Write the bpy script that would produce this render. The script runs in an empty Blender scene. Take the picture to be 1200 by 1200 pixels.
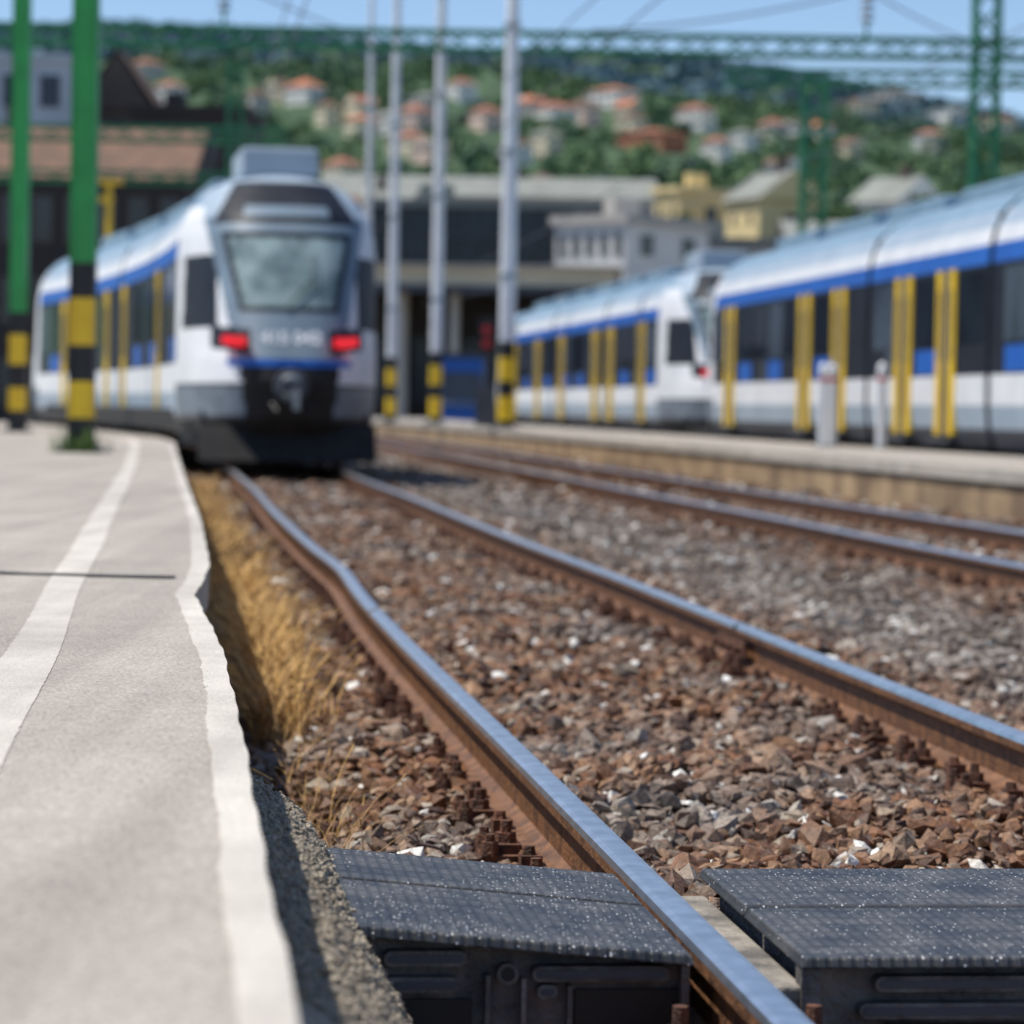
import bpy, math, random
import numpy as np
from mathutils import Vector, Matrix, noise as mnoise
random.seed(7); rng=np.random.default_rng(7)
SL=0.1166
scene=bpy.context.scene
COL=scene.collection
# ------------------------------------------------------------------ materials
def newmat(name):
    m=bpy.data.materials.new(name); m.use_nodes=True
    nt=m.node_tree; b=nt.nodes['Principled BSDF']
    return m,nt,b
def N(nt,t,**kw):
    n=nt.nodes.new(t)
    for k,v in kw.items():
        setattr(n,k,v)
    return n
def mat(name,c1,c2=None,scale=4.0,rough=.6,metal=0.0,bump=0.0,bscale=None,detail=6,emit=None,es=0,spec=None,lo=.35,hi=.65):
    m,nt,b=newmat(name)
    L=nt.links
    b.inputs['Roughness'].default_value=rough
    b.inputs['Metallic'].default_value=metal
    if spec is not None: b.inputs['Specular IOR Level'].default_value=spec
    geo=N(nt,'ShaderNodeNewGeometry')
    if c2 is None: c2=tuple(x*.8 for x in c1)
    nz=N(nt,'ShaderNodeTexNoise'); nz.inputs['Scale'].default_value=scale; nz.inputs['Detail'].default_value=detail
    L.new(geo.outputs['Position'],nz.inputs['Vector'])
    cr=N(nt,'ShaderNodeValToRGB')
    cr.color_ramp.elements[0].position=lo; cr.color_ramp.elements[1].position=hi
    cr.color_ramp.elements[0].color=(*c2,1); cr.color_ramp.elements[1].color=(*c1,1)
    L.new(nz.outputs['Fac'],cr.inputs['Fac']); L.new(cr.outputs['Color'],b.inputs['Base Color'])
    if bump>0:
        n2=N(nt,'ShaderNodeTexNoise'); n2.inputs['Scale'].default_value=bscale or scale*4; n2.inputs['Detail'].default_value=8
        L.new(geo.outputs['Position'],n2.inputs['Vector'])
        bp=N(nt,'ShaderNodeBump'); bp.inputs['Strength'].default_value=bump; bp.inputs['Distance'].default_value=.02
        L.new(n2.outputs['Fac'],bp.inputs['Height']); L.new(bp.outputs['Normal'],b.inputs['Normal'])
    if emit:
        b.inputs['Emission Color'].default_value=(*emit,1); b.inputs['Emission Strength'].default_value=es
    return m
M={}
M['white']=mat('train_white',(.78,.79,.81),(.66,.68,.71),1.5,.5)
M['silver']=mat('train_silver',(.17,.235,.30),(.13,.185,.24),1.5,.55,.05)
M['silver2']=mat('train_silver_light',(.38,.46,.54),(.32,.40,.48),1.5,.5,.05)
M['bumper']=mat('train_bumper',(.20,.25,.30),(.12,.15,.19),2.5,.5)
M['roof']=mat('train_roof',(.23,.34,.44),(.17,.27,.36),2,.45)
M['blue']=mat('train_blue',(.012,.13,.52),(.010,.10,.44),1.5,.4)
M['yellow']=mat('yellow_paint',(.90,.60,.015),(.80,.50,.015),3,.4)
M['tglass']=mat('train_glass',(.018,.028,.045),(.008,.012,.022),.8,.12,spec=.25)
M['tglass2']=mat('train_glass_light',(.09,.12,.16),(.03,.045,.07),.6,.15,spec=.35)
M['wshield']=mat('windshield_glass',(.33,.43,.43),(.06,.10,.115),1.9,.2)  # pale grey-green patches: sky reflection painted into the glass colour
M['tdark']=mat('train_dark',(.014,.018,.028),(.009,.011,.018),3,.55,spec=.25)
M['dgrey']=mat('dark_grey_paint',(.07,.08,.10),(.045,.05,.065),3,.45)
M['under']=mat('underframe',(.020,.018,.018),(.010,.010,.010),5,.8)
M['redlamp']=mat('tail_lamp_red',(.7,.01,.02),(.6,.01,.01),3,.2,emit=(1,.01,.03),es=.7)
M['green']=mat('green_paint',(.03,.36,.085),(.022,.27,.06),2,.45)
M['green2']=mat('green_paint_lattice',(.035,.27,.12),(.025,.20,.09),1,.55)
M['black']=mat('black_paint',(.015,.015,.017),(.008,.008,.01),3,.5)
M['polewhite']=mat('pole_white',(.82,.84,.86),(.70,.72,.76),1.5,.45)
M['steel']=mat('galvanised_steel',(.4,.42,.44),(.28,.3,.32),5,.4,.6)
M['rust']=mat('rail_rust',(.25,.115,.048),(.10,.046,.022),18,.55,.0,.5,90)
M['rust2']=mat('fastening_rust',(.19,.075,.038),(.065,.03,.018),30,.75,0,.6,120)
M['railtop']=mat('rail_polished',(.88,.90,.92),(.66,.68,.70),14,.33,1.0)
M['sleeper']=mat('sleeper',(.20,.09,.05),(.08,.042,.027),9,.85,0,.6,60)
M['glassb']=mat('building_glass',(.025,.04,.07),(.012,.018,.03),.3,.15,spec=.3)
M['winb']=mat('window_dark',(.05,.06,.07),(.03,.04,.045),.5,.2)
M['bark']=mat('bark',(.10,.07,.05),(.05,.035,.025),6,.9)
M['red']=mat('red_paint',(.55,.03,.03),(.4,.02,.02),3,.5)
def walls(n,c): return mat(n,c,tuple(x*.85 for x in c),.35,.85)

def stone_mat():
    m,nt,b=newmat('ballast_stone'); L=nt.links
    geo=N(nt,'ShaderNodeNewGeometry')
    sep=N(nt,'ShaderNodeSeparateXYZ'); L.new(geo.outputs['Position'],sep.inputs[0])
    mul=N(nt,'ShaderNodeMath',operation='MULTIPLY_ADD'); L.new(sep.outputs['Y'],mul.inputs[0]); mul.inputs[1].default_value=SL; L.new(sep.outputs['X'],mul.inputs[2])
    mr=N(nt,'ShaderNodeMapRange'); L.new(mul.outputs[0],mr.inputs['Value'])
    mr.inputs['From Min'].default_value=2.8; mr.inputs['From Max'].default_value=3.5; mr.inputs['To Min'].default_value=0; mr.inputs['To Max'].default_value=.8
    mrb=N(nt,'ShaderNodeMapRange'); L.new(mul.outputs[0],mrb.inputs['Value'])
    mrb.inputs['From Min'].default_value=4.3; mrb.inputs['From Max'].default_value=4.9; mrb.inputs['To Min'].default_value=1; mrb.inputs['To Max'].default_value=.15
    mm0=N(nt,'ShaderNodeMath',operation='MULTIPLY'); L.new(mr.outputs[0],mm0.inputs[0]); L.new(mrb.outputs[0],mm0.inputs[1])
    nz=N(nt,'ShaderNodeTexNoise'); nz.inputs['Scale'].default_value=1.0; nz.inputs['Detail'].default_value=4; L.new(geo.outputs['Position'],nz.inputs['Vector'])
    mr2=N(nt,'ShaderNodeMapRange'); L.new(nz.outputs['Fac'],mr2.inputs['Value']); mr2.inputs['From Min'].default_value=.48; mr2.inputs['From Max'].default_value=.64
    mr2.inputs['To Max'].default_value=.75
    add=N(nt,'ShaderNodeMath',operation='MAXIMUM'); L.new(mm0.outputs[0],add.inputs[0]); L.new(mr2.outputs[0],add.inputs[1])
    def ramp(cols):
        r=N(nt,'ShaderNodeValToRGB'); cr=r.color_ramp
        while len(cr.elements)<len(cols): cr.elements.new(.5)
        for e,(p,c) in zip(cr.elements,cols): e.position=p; e.color=(*c,1)
        return r
    r1=ramp([(0,(.045,.022,.012)),(.2,(.125,.055,.027)),(.42,(.25,.112,.048)),(.58,(.14,.082,.052)),(.78,(.32,.175,.09)),(.92,(.27,.21,.15)),(.972,(.42,.35,.28)),(.984,(.85,.82,.76))])  # rare white end: pale stones doubling as glints painted into the colour
    r2=ramp([(0,(.055,.045,.038)),(.3,(.15,.118,.09)),(.6,(.22,.19,.16)),(.9,(.33,.31,.285)),(.97,(.44,.42,.39)),(.982,(.85,.83,.79))])
    L.new(geo.outputs['Random Per Island'],r1.inputs[0]); L.new(geo.outputs['Random Per Island'],r2.inputs[0])
    mx=N(nt,'ShaderNodeMix',data_type='RGBA'); L.new(add.outputs[0],mx.inputs['Factor']); L.new(r1.outputs[0],mx.inputs[6]); L.new(r2.outputs[0],mx.inputs[7])
    n3=N(nt,'ShaderNodeTexNoise'); n3.inputs['Scale'].default_value=70; n3.inputs['Detail'].default_value=6; L.new(geo.outputs['Position'],n3.inputs['Vector'])
    mr3=N(nt,'ShaderNodeMapRange'); L.new(n3.outputs['Fac'],mr3.inputs['Value']); mr3.inputs['From Min'].default_value=.3; mr3.inputs['From Max'].default_value=.7; mr3.inputs['To Min'].default_value=.6; mr3.inputs['To Max'].default_value=1.35
    mm=N(nt,'ShaderNodeVectorMath',operation='SCALE'); L.new(mx.outputs[2],mm.inputs[0]); L.new(mr3.outputs[0],mm.inputs['Scale'])
    L.new(mm.outputs[0],b.inputs['Base Color']); b.inputs['Roughness'].default_value=.55; b.inputs['Specular IOR Level'].default_value=.35
    bp=N(nt,'ShaderNodeBump'); bp.inputs['Strength'].default_value=.5; bp.inputs['Distance'].default_value=.01; L.new(n3.outputs['Fac'],bp.inputs['Height']); L.new(bp.outputs[0],b.inputs['Normal'])
    return m
M['stone']=stone_mat()
M['finestone']=mat('fine_gravel',(.52,.44,.34),(.24,.20,.15),60,.8,0,.8,150)
M['soil']=mat('track_soil',(.15,.08,.045),(.055,.032,.02),9,.95,0,1.0,60)
M['dirt']=mat('yard_dirt',(.16,.13,.10),(.09,.075,.06),.6,.95)
def plat_mat(name,c1,c2,sp=(.55,1.35)):
    m,nt,b=newmat(name); L=nt.links
    geo=N(nt,'ShaderNodeNewGeometry')
    n1=N(nt,'ShaderNodeTexNoise'); n1.inputs['Scale'].default_value=1.6; n1.inputs['Detail'].default_value=9; n1.inputs['Roughness'].default_value=.7; L.new(geo.outputs['Position'],n1.inputs['Vector'])
    r=N(nt,'ShaderNodeValToRGB'); r.color_ramp.elements[0].position=.33; r.color_ramp.elements[1].position=.62
    r.color_ramp.elements[0].color=(*c2,1); r.color_ramp.elements[1].color=(*c1,1); L.new(n1.outputs[0],r.inputs[0])
    n2=N(nt,'ShaderNodeTexNoise'); n2.inputs['Scale'].default_value=170; n2.inputs['Detail'].default_value=4; L.new(geo.outputs['Position'],n2.inputs['Vector'])
    mr=N(nt,'ShaderNodeMapRange'); L.new(n2.outputs[0],mr.inputs['Value']); mr.inputs['From Min'].default_value=.3; mr.inputs['From Max'].default_value=.7; mr.inputs['To Min'].default_value=sp[0]; mr.inputs['To Max'].default_value=sp[1]
    v=N(nt,'ShaderNodeTexVoronoi'); v.inputs['Scale'].default_value=6; L.new(geo.outputs['Position'],v.inputs['Vector'])
    mr2=N(nt,'ShaderNodeMapRange'); L.new(v.outputs['Distance'],mr2.inputs['Value']); mr2.inputs['From Min'].default_value=.02; mr2.inputs['From Max'].default_value=.045; mr2.inputs['To Min'].default_value=.35; mr2.inputs['To Max'].default_value=1
    mu=N(nt,'ShaderNodeMath',operation='MULTIPLY'); L.new(mr.outputs[0],mu.inputs[0]); L.new(mr2.outputs[0],mu.inputs[1])
    mp=N(nt,'ShaderNodeMapping'); mp.inputs['Rotation'].default_value=(0,0,-math.atan(SL)); mp.inputs['Scale'].default_value=(5.5,.22,1); L.new(geo.outputs['Position'],mp.inputs['Vector'])
    n4=N(nt,'ShaderNodeTexNoise'); n4.inputs['Scale'].default_value=1; n4.inputs['Detail'].default_value=4; L.new(mp.outputs[0],n4.inputs['Vector'])
    mr4=N(nt,'ShaderNodeMapRange'); L.new(n4.outputs[0],mr4.inputs['Value']); mr4.inputs['From Min'].default_value=.35; mr4.inputs['From Max'].default_value=.6; mr4.inputs['To Min'].default_value=.84; mr4.inputs['To Max'].default_value=1.04
    mu2=N(nt,'ShaderNodeMath',operation='MULTIPLY'); L.new(mu.outputs[0],mu2.inputs[0]); L.new(mr4.outputs[0],mu2.inputs[1])
    s=N(nt,'ShaderNodeVectorMath',operation='SCALE'); L.new(r.outputs[0],s.inputs[0]); L.new(mu2.outputs[0],s.inputs['Scale'])
    L.new(s.outputs[0],b.inputs['Base Color']); b.inputs['Roughness'].default_value=.9
    bp=N(nt,'ShaderNodeBump'); bp.inputs['Strength'].default_value=.7; bp.inputs['Distance'].default_value=.004; L.new(n2.outputs[0],bp.inputs['Height']); L.new(bp.outputs[0],b.inputs['Normal'])
    return m
M['plat']=plat_mat('platform_asphalt',(.46,.41,.355),(.37,.33,.285))
M['line']=plat_mat('platform_paint',(.66,.61,.54),(.48,.44,.385),(.78,1.18))
M['concwall']=mat('platform_wall_concrete',(.46,.32,.18),(.20,.13,.075),1.2,.9,0,.5,20)
M['coping']=plat_mat('platform_coping',(.52,.47,.40),(.38,.34,.29))
M['shadow_seal']=mat('shadow_strip_and_sealant',(.035,.035,.04),(.06,.055,.05),12,.8)  # dark colour of the painted shadow strip and the platform joint
def rubber_mat():
    m,nt,b=newmat('crossing_rubber'); L=nt.links
    geo=N(nt,'ShaderNodeNewGeometry')
    mp=N(nt,'ShaderNodeMapping'); mp.inputs['Rotation'].default_value=(0,0,-math.atan(SL)); L.new(geo.outputs['Position'],mp.inputs['Vector'])
    sp=N(nt,'ShaderNodeSeparateXYZ'); L.new(mp.outputs[0],sp.inputs[0])
    def tri(o,f,a0,a1):
        a=N(nt,'ShaderNodeMath',operation='MULTIPLY'); L.new(o,a.inputs[0]); a.inputs[1].default_value=f
        s=N(nt,'ShaderNodeMath',operation='SINE'); L.new(a.outputs[0],s.inputs[0])
        r=N(nt,'ShaderNodeMapRange'); L.new(s.outputs[0],r.inputs['Value']); r.inputs['From Min'].default_value=a0; r.inputs['From Max'].default_value=a1
        return r.outputs[0]
    mn=N(nt,'ShaderNodeMath',operation='MINIMUM'); L.new(tri(sp.outputs['X'],6.283/.022,-.8,.2),mn.inputs[0]); L.new(tri(sp.outputs['Y'],6.283/.07,-.95,-.6),mn.inputs[1])
    nz=N(nt,'ShaderNodeTexNoise'); nz.inputs['Scale'].default_value=7; nz.inputs['Detail'].default_value=10; nz.inputs['Roughness'].default_value=.7; L.new(geo.outputs['Position'],nz.inputs['Vector'])
    r=N(nt,'ShaderNodeValToRGB'); r.color_ramp.elements[0].position=.38; r.color_ramp.elements[1].position=.70
    r.color_ramp.elements[0].color=(.030,.034,.042,1); r.color_ramp.elements[1].color=(.14,.135,.13,1); L.new(nz.outputs[0],r.inputs[0])
    dk=N(nt,'ShaderNodeMapRange'); L.new(mn.outputs[0],dk.inputs['Value']); dk.inputs['To Min'].default_value=.62; dk.inputs['To Max'].default_value=1
    rs=N(nt,'ShaderNodeVectorMath',operation='SCALE'); L.new(r.outputs[0],rs.inputs[0]); L.new(dk.outputs[0],rs.inputs['Scale'])
    v=N(nt,'ShaderNodeTexVoronoi'); v.inputs['Scale'].default_value=130; L.new(geo.outputs['Position'],v.inputs['Vector'])
    lt=N(nt,'ShaderNodeMath',operation='LESS_THAN'); L.new(v.outputs['Distance'],lt.inputs[0]); lt.inputs[1].default_value=.26
    n2=N(nt,'ShaderNodeTexNoise'); n2.inputs['Scale'].default_value=3.2; L.new(geo.outputs['Position'],n2.inputs['Vector'])
    sc=N(nt,'ShaderNodeSeparateColor'); L.new(v.outputs['Color'],sc.inputs[0])
    ad=N(nt,'ShaderNodeMath',operation='MULTIPLY_ADD'); L.new(n2.outputs[0],ad.inputs[0]); ad.inputs[1].default_value=.9; L.new(sc.outputs[0],ad.inputs[2])
    g2=N(nt,'ShaderNodeMath',operation='GREATER_THAN'); L.new(ad.outputs[0],g2.inputs[0]); g2.inputs[1].default_value=1.29
    m2=N(nt,'ShaderNodeMath',operation='MULTIPLY'); L.new(lt.outputs[0],m2.inputs[0]); L.new(g2.outputs[0],m2.inputs[1])
    mx=N(nt,'ShaderNodeMix',data_type='RGBA'); L.new(m2.outputs[0],mx.inputs['Factor']); L.new(rs.outputs[0],mx.inputs[6]); mx.inputs[7].default_value=(.9,.9,.9,1)  # white specks: sun sparkle painted into the base colour
    L.new(mx.outputs[2],b.inputs['Base Color']); b.inputs['Roughness'].default_value=.48
    bp=N(nt,'ShaderNodeBump'); bp.inputs['Strength'].default_value=.6; bp.inputs['Distance'].default_value=.004; L.new(mn.outputs[0],bp.inputs['Height'])
    b2=N(nt,'ShaderNodeBump'); b2.inputs['Strength'].default_value=.3; b2.inputs['Distance'].default_value=.01; L.new(nz.outputs[0],b2.inputs['Height']); L.new(bp.outputs[0],b2.inputs['Normal'])
    L.new(b2.outputs[0],b.inputs['Normal'])
    return m
M['rubber']=rubber_mat()
M['rubber2']=mat('rubber_side',(.24,.215,.195),(.07,.066,.065),12,.55,0,.6,60)
M['lip']=mat('dusty_lip',(.36,.32,.27),(.12,.11,.10),10,.85,0,.5,60)
# ------------------------------------------------------------------ mesh builder
def empty(name,loc=(0,0,0)):
    o=bpy.data.objects.new(name,None); o.location=loc; o.empty_display_size=.2; COL.objects.link(o); return o
def np_mesh(name,V,F,mats,mi=None,smooth=False,parent=None):
    V=np.asarray(V,dtype=np.float32); F=np.asarray(F,dtype=np.int32)
    me=bpy.data.meshes.new(name); k=F.shape[1]; n=len(F)
    me.vertices.add(len(V)); me.vertices.foreach_set('co',V.ravel())
    me.loops.add(n*k); me.loops.foreach_set('vertex_index',F.ravel())
    me.polygons.add(n); me.polygons.foreach_set('loop_start',np.arange(0,n*k,k,dtype=np.int32)); me.polygons.foreach_set('loop_total',np.full(n,k,dtype=np.int32))
    for m in mats: me.materials.append(m)
    if mi is not None: me.polygons.foreach_set('material_index',np.asarray(mi,dtype=np.int32))
    me.polygons.foreach_set('use_smooth',np.full(n,smooth,dtype=bool))
    me.update(calc_edges=True); me.validate()
    o=bpy.data.objects.new(name,me); COL.objects.link(o)
    if parent: o.parent=parent
    return o
class MB:
    def __init__(s,xf=None): s.v=[];s.f=[];s.m=[];s.mats=[];s.xf=xf
    def mi(s,m):
        if m not in s.mats: s.mats.append(m)
        return s.mats.index(m)
    def add(s,vs,fs,m):
        b=len(s.v); s.v+= [tuple(v) for v in vs]; i=s.mi(m)
        for f in fs: s.f.append(tuple(b+k for k in f)); s.m.append(i)
    def box(s,x0,x1,y0,y1,z0,z1,m):
        vs=[(x,y,z) for z in(z0,z1) for y in(y0,y1) for x in(x0,x1)]
        s.add(vs,[(0,2,3,1),(4,5,7,6),(0,1,5,4),(2,6,7,3),(0,4,6,2),(1,3,7,5)],m)
    def cyl(s,p0,p1,r0,r1,m,seg=12,caps=True):
        p0=Vector(p0);p1=Vector(p1);d=(p1-p0).normalized()
        u=d.orthogonal().normalized(); w=d.cross(u)
        vs=[]
        for p,r in((p0,r0),(p1,r1)):
            for i in range(seg):
                a=2*math.pi*i/seg; vs.append(p+u*math.cos(a)*r+w*math.sin(a)*r)
        fs=[(i,(i+1)%seg,seg+(i+1)%seg,seg+i) for i in range(seg)]
        if caps: fs+=[tuple(range(seg-1,-1,-1)),tuple(range(seg,2*seg))]
        s.add(vs,fs,m)
    def beam(s,p0,p1,w,m): s.cyl(p0,p1,w*.7,w*.7,m,4)
    def slot(s,c0,c1,l0,l1,z,h,m,n=8):
        r=h; pts=[]
        for k in range(n+1):
            a=math.pi/2+math.pi*k/n; pts.append((c0+r+r*math.cos(a),z+r*math.sin(a)))
        for k in range(n+1):
            a=-math.pi/2+math.pi*k/n; pts.append((c1-r+r*math.cos(a),z+r*math.sin(a)))
        q=len(pts); vs=[(a,l0,b) for a,b in pts]+[(a,l1,b) for a,b in pts]
        s.add(vs,[tuple(range(q)),tuple(range(2*q-1,q-1,-1))]+[(i,q+i,q+(i+1)%q,(i+1)%q) for i in range(q)],m)
    def make(s,name,parent=None,smooth=False,bevel=0):
        vs=[s.xf(*v) for v in s.v] if s.xf else s.v
        me=bpy.data.meshes.new(name); me.from_pydata(vs,[],s.f)
        for m in s.mats: me.materials.append(m)
        me.polygons.foreach_set('material_index',s.m)
        if smooth: me.polygons.foreach_set('use_smooth',[True]*len(s.f))
        me.update()
        o=bpy.data.objects.new(name,me); COL.objects.link(o)
        if parent: o.parent=parent
        if bevel:
            b=o.modifiers.new('b','BEVEL'); b.width=bevel; b.segments=2; b.limit_method='ANGLE'
        return o
# ------------------------------------------------------------------ alignment functions
def cv1(Y): Y=np.asarray(Y,dtype=float); return np.where(Y>38,(Y-38)**2/270,0)
def cv2(Y): Y=np.asarray(Y,dtype=float); return np.where(Y>70,(Y-70)**2/1500,0)
def cv0(Y): return np.asarray(Y,dtype=float)*0
cosT=1/math.sqrt(1+SL*SL)
def TF(c,l,z):
    return (c*cosT*cosT - l*SL*cosT, l*cosT + c*SL*cosT*cosT, z)
CL,CR=.942,2.45
C2L,C2R=5.25,6.76
# ------------------------------------------------------------------ ground
g=MB(); g.box(-900,900,-60,2600,-1.2,-.32,M['dirt']); g.make('ground')
def gz(c,Y):
    c=np.asarray(c,float);Y=np.asarray(Y,float)
    z=-.178+0*c
    z=np.where(c<.60,-.178-.09*np.clip((.60-c)/.4,0,1),z)
    z=np.where(c>6.9,-.178+.08*np.clip((c-6.9)/.8,0,1),z)
    mid=np.exp(-((c-3.85)/.8)**2)*.05
    z=z-mid
    z=z+.016*np.sin(Y*2.1+c*1.7)+.012*np.sin(Y*3.7-c*4.1+1)+.01*np.sin(c*7.3+Y*.9)
    return z
Ys=np.concatenate([np.arange(-3,30,.12),np.arange(30,140,.8)]); Cs=np.arange(-.1,8.0,.09)
YY,CC=np.meshgrid(Ys,Cs,indexing='ij')
bl=np.clip((CC-3)/1.5,0,1); XX=CC-SL*YY-(cv1(np.minimum(YY,80))*(1-bl)+cv2(YY)*bl)
ZZ=gz(CC,YY)-.022
V=np.stack([XX,YY,ZZ],-1).reshape(-1,3); nc=len(Cs)
idx=np.arange(len(V)).reshape(len(Ys),nc)
F=np.stack([idx[:-1,:-1],idx[:-1,1:],idx[1:,1:],idx[1:,:-1]],-1).reshape(-1,4)
np_mesh('ballast_bed',V,F,[M['soil']],smooth=True)
t=(1+5**.5)/2
ico=np.array([(-1,t,0),(1,t,0),(-1,-t,0),(1,-t,0),(0,-1,t),(0,1,t),(0,-1,-t),(0,1,-t),(t,0,-1),(t,0,1),(-t,0,-1),(-t,0,1)])/math.sqrt(1+t*t)
icf=np.array([(0,11,5),(0,5,1),(0,1,7),(0,7,10),(0,10,11),(1,5,9),(5,11,4),(11,10,2),(10,7,6),(7,1,8),(3,9,4),(3,4,2),(3,2,6),(3,6,8),(3,8,9),(4,9,5),(2,4,11),(6,2,10),(8,6,7),(9,8,1)])
def stones(name,c,Y,z,r,m):
    n=len(c)
    V=np.repeat(ico[None],n,0)*(1+rng.uniform(-.34,.34,(n,12,1)))
    V=V+rng.uniform(-.17,.17,(n,12,3))
    sc=np.stack([rng.uniform(.8,1.5,n),rng.uniform(.65,1.1,n),rng.uniform(.45,.9,n)],-1)*r[:,None]
    V=V*sc[:,None,:]
    a=rng.uniform(0,6.283,n); tx=rng.uniform(-.7,.7,n); ty=rng.uniform(-.7,.7,n)
    def rot(V,a,i,j):
        ca,sa=np.cos(a)[:,None],np.sin(a)[:,None]; x=V[:,:,i].copy(); y=V[:,:,j].copy(); V[:,:,i]=x*ca-y*sa; V[:,:,j]=x*sa+y*ca
    rot(V,tx,1,2); rot(V,ty,0,2); rot(V,a,0,1)
    bl=np.clip((c-3)/1.5,0,1); X=c-SL*Y-(cv1(np.minimum(Y,80))*(1-bl)+cv2(Y)*bl)
    V+=np.stack([X,Y,z],-1)[:,None,:]
    F=(icf[None]+np.arange(n)[:,None,None]*12).reshape(-1,3)
    return np_mesh(name,V.reshape(-1,3),F,[m])
def scatter(y0,y1,dens,rmin,rmax,margin,cmin=.13,cmax=7.85):
    steps=np.arange(y0,y1,.5)
    Cc=[];Yc=[]
    for y in steps:
        xl=-.172*y-margin; xr=.172*y+margin
        c0=max(cmin,xl+SL*y); c1=min(cmax,xr+SL*y)
        if c1<=c0: continue
        n=int((c1-c0)*.5*dens); Cc.append(rng.uniform(c0,c1,n)); Yc.append(rng.uniform(y,y+.5,n))
    c=np.concatenate(Cc);Y=np.concatenate(Yc)
    keep=np.ones(len(c),bool)
    for r in(CL,CR,C2L,C2R): keep&=np.abs(c-r)>.085
    l=(Y-SL*c)
    keep&=~((l>4.7)&(l<5.82)&(c>.3)&(c<3.2))
    for (a,b,ph) in((CL,CR,0),(C2L,C2R,.25)):
        ll=(Y-SL*c*1.0)/cosT
        dl=np.abs(((ll-4.15-ph)/.6+.5)%1-.5)*.6
        near=np.minimum(np.abs(c-a),np.abs(c-b))<.17
        keep&=~((dl<.09)&near&(rng.uniform(0,1,len(c))<.72))
    c=c[keep];Y=Y[keep];u=rng.uniform(0,1,len(c));r=rng.uniform(rmin,rmax,len(c))*np.where(u<.10,1.5,np.where(u>.75,.65,1))
    z=gz(c,Y)+rng.uniform(-.022,.018,len(c))
    return c,Y,z,r
A=[scatter(4.2,9,980,.014,.034,.5),scatter(9,20,660,.018,.037,.8),scatter(20,34,240,.025,.042,1.5),scatter(34,75,60,.035,.055,1.5)]
c,Y,z,r=[np.concatenate([a[i] for a in A]) for i in range(4)]
stones('ballast_stones',c,Y,z,r,M['stone'])
gcs=[.10,.17,.25,.33,.44,.52]; gzs=[.19,.18,.13,.03,-.16,-.28]
def gslope(c,Y): return np.interp(c,gcs,gzs)-.32*np.clip((Y-5.75)/1.3,0,1)
n=10000; Y=rng.uniform(3.6,7.2,n); c=rng.uniform(.12,.42,n)
stones('fine_gravel',c,Y,gslope(c,Y)+rng.uniform(-.004,.005,n),rng.uniform(.004,.010,n),M['finestone'])
f=MB(); ly=np.linspace(3.4,7.4,30)
for i in range(29):
    for (ca,cb) in zip(gcs[:-1],gcs[1:]):
        def q(c,y): return (c-SL*y,y,float(gslope(c,y)))
        f.add([q(ca,ly[i]),q(cb,ly[i]),q(cb,ly[i+1]),q(ca,ly[i+1])],[(0,1,2,3)],M['finestone'])
f.make('gravel_slope')
# ------------------------------------------------------------------ rails / tracks
prof=[(-.036,-.016),(-.031,-.004),(-.018,0),(.018,0),(.031,-.004),(.036,-.016),(.035,-.038),(.009,-.054),(.008,-.14),(.03,-.155),(.074,-.163),(.074,-.172),(-.074,-.172),(-.074,-.163),(-.03,-.155),(-.008,-.14),(-.009,-.054),(-.035,-.038)]
def wob(Y,ph): 
    Y=np.asarray(Y,float); return .012*np.sin(Y*.45+ph)*np.clip((Y-7)/6,0,1)+.035*np.exp(-((Y-16.5)/1.6)**2)*(1 if ph==0 else .2)
def rail(name,c,cv,y0,y1,ph,parent,gap=None):
    Ys=np.concatenate([np.arange(y0,30,.4),np.arange(30,y1,1.5)])
    V=[]
    for y in Ys:
        x=c-SL*y-float(cv(y))+float(wob(y,ph))
        for (a,b) in prof: V.append((x+a*cosT,y+a*SL*cosT,b))
    k=len(prof);F=[];mi=[]
    for i in range(len(Ys)-1):
        for j in range(k):
            F.append((i*k+j,i*k+(j+1)%k,(i+1)*k+(j+1)%k,(i+1)*k+j)); mi.append(1 if j in(0,1,2,3,4) else 0)
    return np_mesh(name,V,[f[::-1] for f in F],[M['rust'],M['railtop']],mi,parent=parent)
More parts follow.
